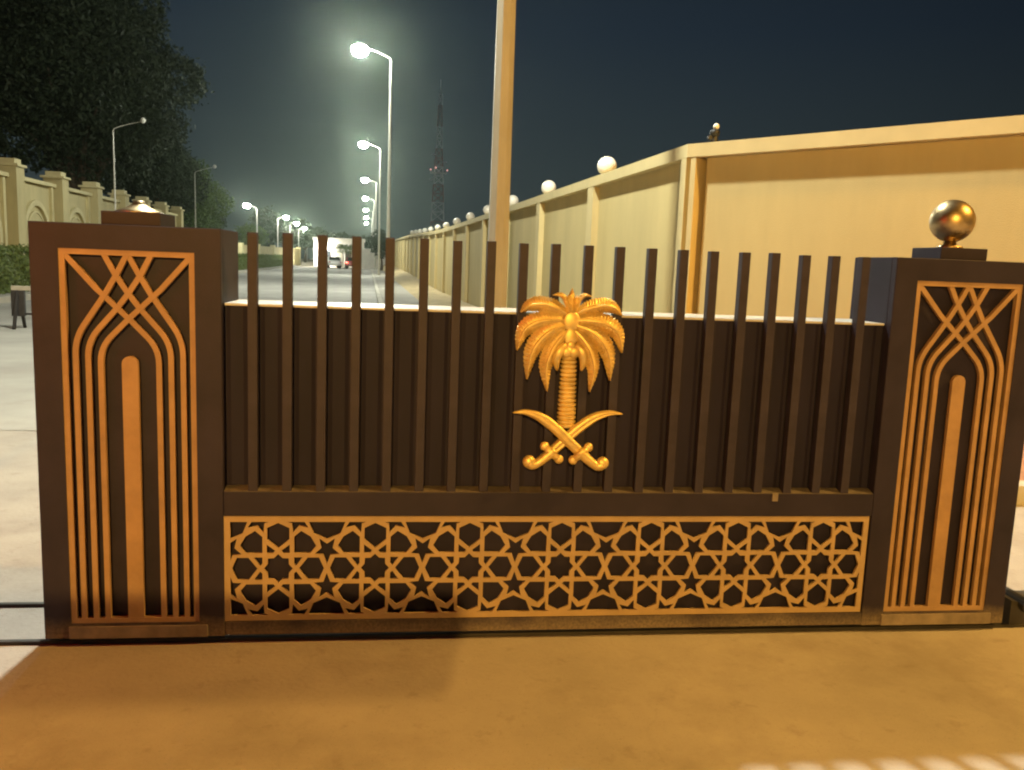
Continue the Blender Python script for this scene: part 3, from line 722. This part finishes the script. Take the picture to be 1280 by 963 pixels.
# lower pale walls farther up the street
def plain_wall(label, a, b, h, m, posts, t=.25, ph=.35):
    a = Vector((*a, 0)); b = Vector((*b, 0)); d = (b-a).normalized(); n = Vector((d.y, -d.x, 0)); o = tag(empty('boundary_wall', a), label, 'wall'); ln = (b-a).length
    for i in range(posts):
        s = ln*i/(posts-1); obj('post', seg(d*(s-.28), d*(s+.28), 0, h+ph, .16, t+.16, n), m_villa2 if m is m_villa else m, o)
        if i < posts-1:
            s2 = ln*(i+1)/(posts-1); obj('wall_panel', seg(d*(s+.281), d*(s2-.281), 0, h, 0, t, n), m, o)
            obj('coping', seg(d*(s+.282), d*(s2-.282), h+.001, h+.12, .06, t+.06, n), m, o)
    return o
plain_wall('low sand coloured wall with square posts beyond the arched wall', (-16.9, 71), (-18.2, 96), 2.1, m_villa, 6)
plain_wall('pale low wall behind the far end of the hedge', (-18.9, 103), (-15.4, 128), 2.3, m_villa, 5)
gh = tag(empty('gatehouse', (-16.3, 70, 0)), 'small pale gatehouse standing beyond the hedge at the end of the arched wall', 'gatehouse')
bx('wall', m_pale, gh, (-1.9, .9, -1.2, 1.4, 0, 3.0)); bx('roof', m_pale, gh, (-2.1, 1.1, -1.4, 1.6, 3.001, 3.2), bev=.02)
w_ = bx('window', m_dark, gh, (.895, .93, -.4, .6, 1.2, 2.2)); bx('pane', m_glass, w_, (.931, .94, -.35, .55, 1.25, 2.15))

# end of the street: white building, cars, pale walls
eb = tag(empty('white_building', (-9.3, 124, 0), .05), 'brightly lit white building closing the far end of the street', 'building')
bx('wall', m_pale, eb, (-3.6, 3.4, 0, 6, 0, 3.7)); bx('parapet', m_pale, eb, (-3.75, 3.55, -.15, 6.15, 3.701, 4.1), bev=.03)
d_ = bx('door', m_dark, eb, (-.5, .5, -.03, -.001, 0, 2.2)); bx('door_panel', m_board, d_, (-.42, .42, -.06, -.031, .06, 2.12))
for x in (-2.6, -1.5, 1.3, 2.4):
    w_ = bx('window', m_pale, eb, (x-.4, x+.4, -.05, -.001, 1.1, 2.4)); bx('pane', m_glass, w_, (x-.33, x+.33, -.07, -.051, 1.17, 2.33))
bl = bx('wall_lamp', m_dark, eb, (-2.5, -2.0, -1.1, -.001, 3.15, 3.3)); bx('lens', emit('wall_lamp_glow', (1, .97, .85), 2600), bl, (-2.48, -2.02, -1.08, -.7, 3.10, 3.149))
def car(loc, rz, paint, label, tail=False, head=False):
    t = tag(empty('parked_car', loc, rz), label, 'car', 'cars at the far end of the street')
    bm = nb(); prism(bm, [(-2.15, .35), (-2.2, .75), (-2.05, .95), (-1.5, 1.0), (-1.0, 1.42), (.55, 1.44), (1.15, 1.0), (2.0, .88), (2.2, .65), (2.15, .32)], -.85, .85)
    bmesh.ops.bevel(bm, geom=bm.edges[:], offset=.06, segments=2, affect='EDGES'); obj('body', bm, paint, t, True)
    for s in (-1, 1):
        bm = nb(); prism(bm, [(-.95, 1.02), (-.78, 1.36), (.50, 1.37), (.95, 1.02)], s*.853, s*.862); obj('side_window', bm, m_glass, t)
    bm = nb(); bm.faces.new([bm.verts.new(p) for p in ((-1.53, -.7, 1.03), (-1.53, .7, 1.03), (-1.03, .62, 1.43), (-1.03, -.62, 1.43))]); bmesh.ops.solidify(bm, geom=bm.faces[:], thickness=-.01); obj('rear_window', bm, m_glass, t)
    bm = nb(); bm.faces.new([bm.verts.new(p) for p in ((1.17, -.7, 1.03), (1.17, .7, 1.03), (.60, .62, 1.45), (.60, -.62, 1.45))]); bmesh.ops.solidify(bm, geom=bm.faces[:], thickness=.01); obj('windscreen', bm, m_glass, t)
    for x in (-1.35, 1.35):
        for s in (-1, 1):
            w = obj('wheel', tube(nb(), [(x, s*.62, .32), (x, s*.87, .32)], .32, 18), m_rubber, t); obj('rim', tube(nb(), [(x, s*.868, .32), (x, s*.885, .32)], .2, 14), m_pole, w)
    for s in (-1, 1):
        bx('tail_light', m_tail if tail else m_red_paint, t, (-2.215, -2.17, s*.72-.13, s*.72+.13, .72, .86)); bx('head_light', m_head if head else m_pale, t, (2.13, 2.19, s*.68-.15, s*.68+.15, .62, .76))
    return t
car((-9.3, 113.5, 0), 1.75, m_white_paint, 'white car parked across the far end of the street', head=False)
car((-6.7, 112.0, 0), 1.60, m_red_paint, 'dark red car with glowing tail lights at the far end of the street', tail=True)
plain_wall('short pale wall on the right at the far end of the street', (-5.9, 118), (-2.2, 119.5), 2.6, m_pale, 2)

# ------------------------------------------------------------------ vegetation
def clump_points(clumps, per_area, shell=.55):
    out = []
    for cx, cy, cz_, rx, ry, rz_ in clumps:
        n = int(per_area*(rx*ry+ry*rz_+rx*rz_)); d = np.random.normal(size=(n, 3)); d /= np.linalg.norm(d, axis=1)[:, None]
        r = (shell+(1-shell)*np.random.rand(n))**(1/1.5); r *= 1+.16*np.sin(d[:, 0]*5+cx)*np.sin(d[:, 2]*6+cz_)+.10*np.random.normal(size=n)
        out.append(np.array([cx, cy, cz_])+d*r[:, None]*np.array([rx, ry, rz_]))
    return np.concatenate(out)
def tree(name, label, loc, clumps, leaf, per_area, m, trunk_r, fork, cat='tree', group=None):
    t = tag(empty(name, loc), label, cat, group)
    bm = nb(); tube(bm, smooth_path([(0, 0, -.1), (random.uniform(-.1, .1), 0, fork*.5), (0, 0, fork)], 6), [trunk_r*(1.25-.1*i) for i in range(7)], 10)
    for c in clumps:
        e = Vector(c[:3]); s = Vector((0, 0, fork*.92)); mid = s.lerp(e, .5)+Vector((random.uniform(-.3, .3), random.uniform(-.3, .3), .12*(e-s).length))
        tube(bm, smooth_path([s, mid, e], 6), [trunk_r*.62*(1-.14*i) for i in range(7)], 6)
    obj('trunk', bm, m_bark, t, True)
    V, Fq = leaf_quads(clump_points(clumps, per_area), leaf); raw_mesh('crown', V, Fq, m, t)
    return t
def blob(n, cx, cy, cz_, R, r, zs=1.0):
    o = []
    for _ in range(n):
        d = np.random.normal(size=3); d /= np.linalg.norm(d); k = np.random.rand()**.4; s = r*(.7+.6*np.random.rand())
        o.append((cx+d[0]*R[0]*k, cy+d[1]*R[1]*k, cz_+d[2]*R[2]*k, s, s, s*.8*zs))
    return o
tree('ficus_tree', 'huge dark broad-crowned tree spreading above the arched wall', (-22.0, 62, 0), blob(34, 0, 0, 12.8, (6.2, 5.5, 6.0), 2.7), .18, 185, m_leaf_dark, .55, 4.5)
tree('ficus_tree', 'tallest dark tree at the upper left corner behind the arched wall', (-32, 60, 0), blob(34, 0, 0, 15.5, (7.0, 5, 7.0), 3.0), .2, 150, m_leaf_dark, .6, 5)
tree('street_tree', 'lower dark tree beside the second unlit lamp, its underside lit green', (-17.6, 76, 0), blob(16, 0, 0, 5.6, (2.2, 2.5, 2.7), 1.5), .13, 230, m_leaf_mid, .25, 2.4)
tree('street_tree', 'dark tree between the huge tree and the lower street tree', (-20.5, 72, 0), blob(16, 0, 0, 7.6, (3.0, 2.5, 3.6), 1.8), .15, 190, m_leaf_dark, .3, 3)
tree('street_tree', 'pale green bushy tree standing behind the far pale wall', (-19.6, 112, 0), blob(10, 0, 0, 3.2, (1.8, 1.5, 1.3), 1.1), .17, 120, m_leaf_mid, .16, 1.6)
tree('street_tree', 'dark green round tree on the right pavement beside the lamp poles', (-2.7, 97, 0), blob(10, 0, 0, 3.1, (.9, .9, .9), .95), .15, 170, m_leaf_dark, .14, 1.5)
for x, y, h, lb in ((-27, 170, 10, 'left dark tree of the distant group behind the street'), (-21, 185, 9.5, 'middle dark tree of the distant group behind the street'), (-15, 178, 7.5, 'right dark tree of the distant group behind the street'),
                    (-34, 150, 9, 'dark tree behind the nearest lit left lamp'), (-9, 190, 6, 'low dark tree far behind the white building'), (6.0, 150, 5.5, 'dark tree showing over the far end of the cream wall')):
    tree('background_tree', lb, (x, y, 0), blob(12, 0, 0, h*.58, (3.4, 2, h*.26), 2.1), .34, 42, m_leaf_dark, .25, h*.3, group='dark trees in the distance')
# date palm in front of the white building
pt = tag(empty('palm_tree', (-8.0, 117, 0)), 'small palm with drooping yellow-green fronds before the white building', 'palm tree')
obj('trunk', tube(nb(), smooth_path([(0, 0, 0), (.08, 0, 1.2), (0, 0, 2.5)], 8), [.2, .18, .16, .16, .15, .15, .15, .16, .18], 10), m_bark, pt)
for k in range(30):
    a = k*2.4; up = .25+.75*random.random(); ln = 1.5+.4*random.random(); bm = nb()
    sp = smooth_path([(0, 0, 2.45), (math.cos(a)*ln*.4, math.sin(a)*ln*.4, 2.45+.75*up), (math.cos(a)*ln*.8, math.sin(a)*ln*.8, 2.4+.55*up), (math.cos(a)*ln, math.sin(a)*ln, 1.9+.3*up)], 12)
    sd = Vector((-math.sin(a), math.cos(a), 0))
    for i in range(2, 12):
        p = sp[i]; q = sp[i+1] if i < 12 else p; d = (q-p)
        for s in (-1, 1):
            tip = p+sd*s*.52*(1-abs(i-6)/9)+d*1.2+Vector((0, 0, -.16)); bm.faces.new([bm.verts.new(v) for v in (p, p+d*.6, tip)])
    tube(bm, sp, [.03-.0018*i for i in range(13)], 5); obj('frond', bm, m_leaf_hedge, pt)
# clipped hedge along the left kerb
hd = tag(empty('hedge'), 'long clipped green hedge along the left kerb before the arched wall', 'hedge')
n = 46000; u = np.random.rand(n)**1.6; y = 15+u*103; a = np.random.rand(n)
side = np.random.rand(n); W_, H_ = .55, 1.14
xo = np.where(side < .45, W_, np.where(side < .55, -W_, (np.random.rand(n)*2-1)*W_)); zo = np.where(side < .55, np.random.rand(n)*H_, H_)
j = np.random.normal(size=(n, 3))*.055; bumps = .05*np.sin(y*1.7)+.04*np.sin(y*4.1+1)
C_ = np.stack([-11.1-.05*(y-22)+xo+j[:, 0], y+j[:, 1], .13+zo*(1+bumps)+j[:, 2]], 1)
V, Fq = leaf_quads(C_, .065); raw_mesh('foliage', V, Fq, m_leaf_hedge, hd)
bm = nb(); prev = None
for i in range(28):
    yy = 15+i*103/27; x = -11.1-.05*(yy-22); cur = [bm.verts.new(p) for p in ((x-.48, yy, .1), (x-.48, yy, 1.14), (x+.48, yy, 1.14), (x+.48, yy, .1))]
    if prev:
        for k in range(4): bm.faces.new((prev[k], prev[(k+1) % 4], cur[(k+1) % 4], cur[k]))
    else: bm.faces.new(cur)
    prev = cur
bm.faces.new(prev); bmesh.ops.recalc_face_normals(bm, faces=bm.faces); obj('inner_branches', bm, m_leaf_hedge, hd)

# ------------------------------------------------------------------ lattice mast
tw = tag(empty('telecom_mast', (8.8, 250, 0)), 'tall red and white steel lattice mast with red lights behind the wall', 'mast')
def tw_w(z): return 2.4-(2.4-.75)*min(1, z/36) if z < 36 else .75-.45*(z-36)/18
lev = [0, 3.2, 6.4, 9.6, 12.6, 15.4, 18, 20.5, 23, 25.5, 28, 30.5, 33, 36, 39, 42, 45, 48]
for i in range(len(lev)-1):
    z0, z1 = lev[i], lev[i+1]; a, b = tw_w(z0), tw_w(z1); bm = nb(); cs = [(-1, -1), (1, -1), (1, 1), (-1, 1)]
    rr = .11 if z0 < 30 else .075
    for k, (sx_, sy_) in enumerate(cs):
        tx, ty = cs[(k+1) % 4]
        tube(bm, [(sx_*a, sy_*a, z0), (sx_*b, sy_*b, z1)], rr, 5); tube(bm, [(sx_*a, sy_*a, z0), (tx*b, ty*b, z1)], rr*.6, 4); tube(bm, [(tx*a, ty*a, z0), (sx_*b, sy_*b, z1)], rr*.6, 4)
        tube(bm, [(sx_*b, sy_*b, z1), (tx*b, ty*b, z1)], rr*.6, 4)
    obj('mast_section', bm, m_tower_w if (i//2) % 2 == 0 else m_tower_r, tw)
obj('aerial', tube(nb(), [(0, 0, 48), (0, 0, 52)], [.12, .04], 6), m_tower_w, tw)
for x, z in ((-2.3, 27.0), (-.9, 27.6), (2.4, 27.0)):
    obj('beacon', ball(nb(), (x, -1.5, z), .20, n=12), m_beacon, tw, True)
obj('platform', box(nb(), -2.3, 2.3, -1.6, 1.6, 26.2, 26.4), m_tower_w, tw)
for x, z in ((-2.1, 24), (1.6, 29), (-1.5, 31)): obj('dish', lathe(nb(), [(0, 0), (.5, .1), (.7, .25), (.66, .27), (0, .12)], n=14), m_tower_w, tw).location = (x, -1.6, z)

# ------------------------------------------------------------------ dusty night air
bm = nb(); box(bm, -330, 330, -70, 430, -1.1, 64)
hz = tag(obj('haze', bm, None), kind='stuff')
m_hz = bpy.data.materials.new('haze'); m_hz.use_nodes = True; t_ = m_hz.node_tree; t_.nodes.clear()
o_ = t_.nodes.new('ShaderNodeOutputMaterial'); pv = t_.nodes.new('ShaderNodeVolumePrincipled')
pv.inputs['Color'].default_value = (.80, .97, .80, 1); pv.inputs['Density'].default_value = .00042; pv.inputs['Anisotropy'].default_value = .925
t_.links.new(pv.outputs[0], o_.inputs['Volume']); hz.data.materials.append(m_hz)
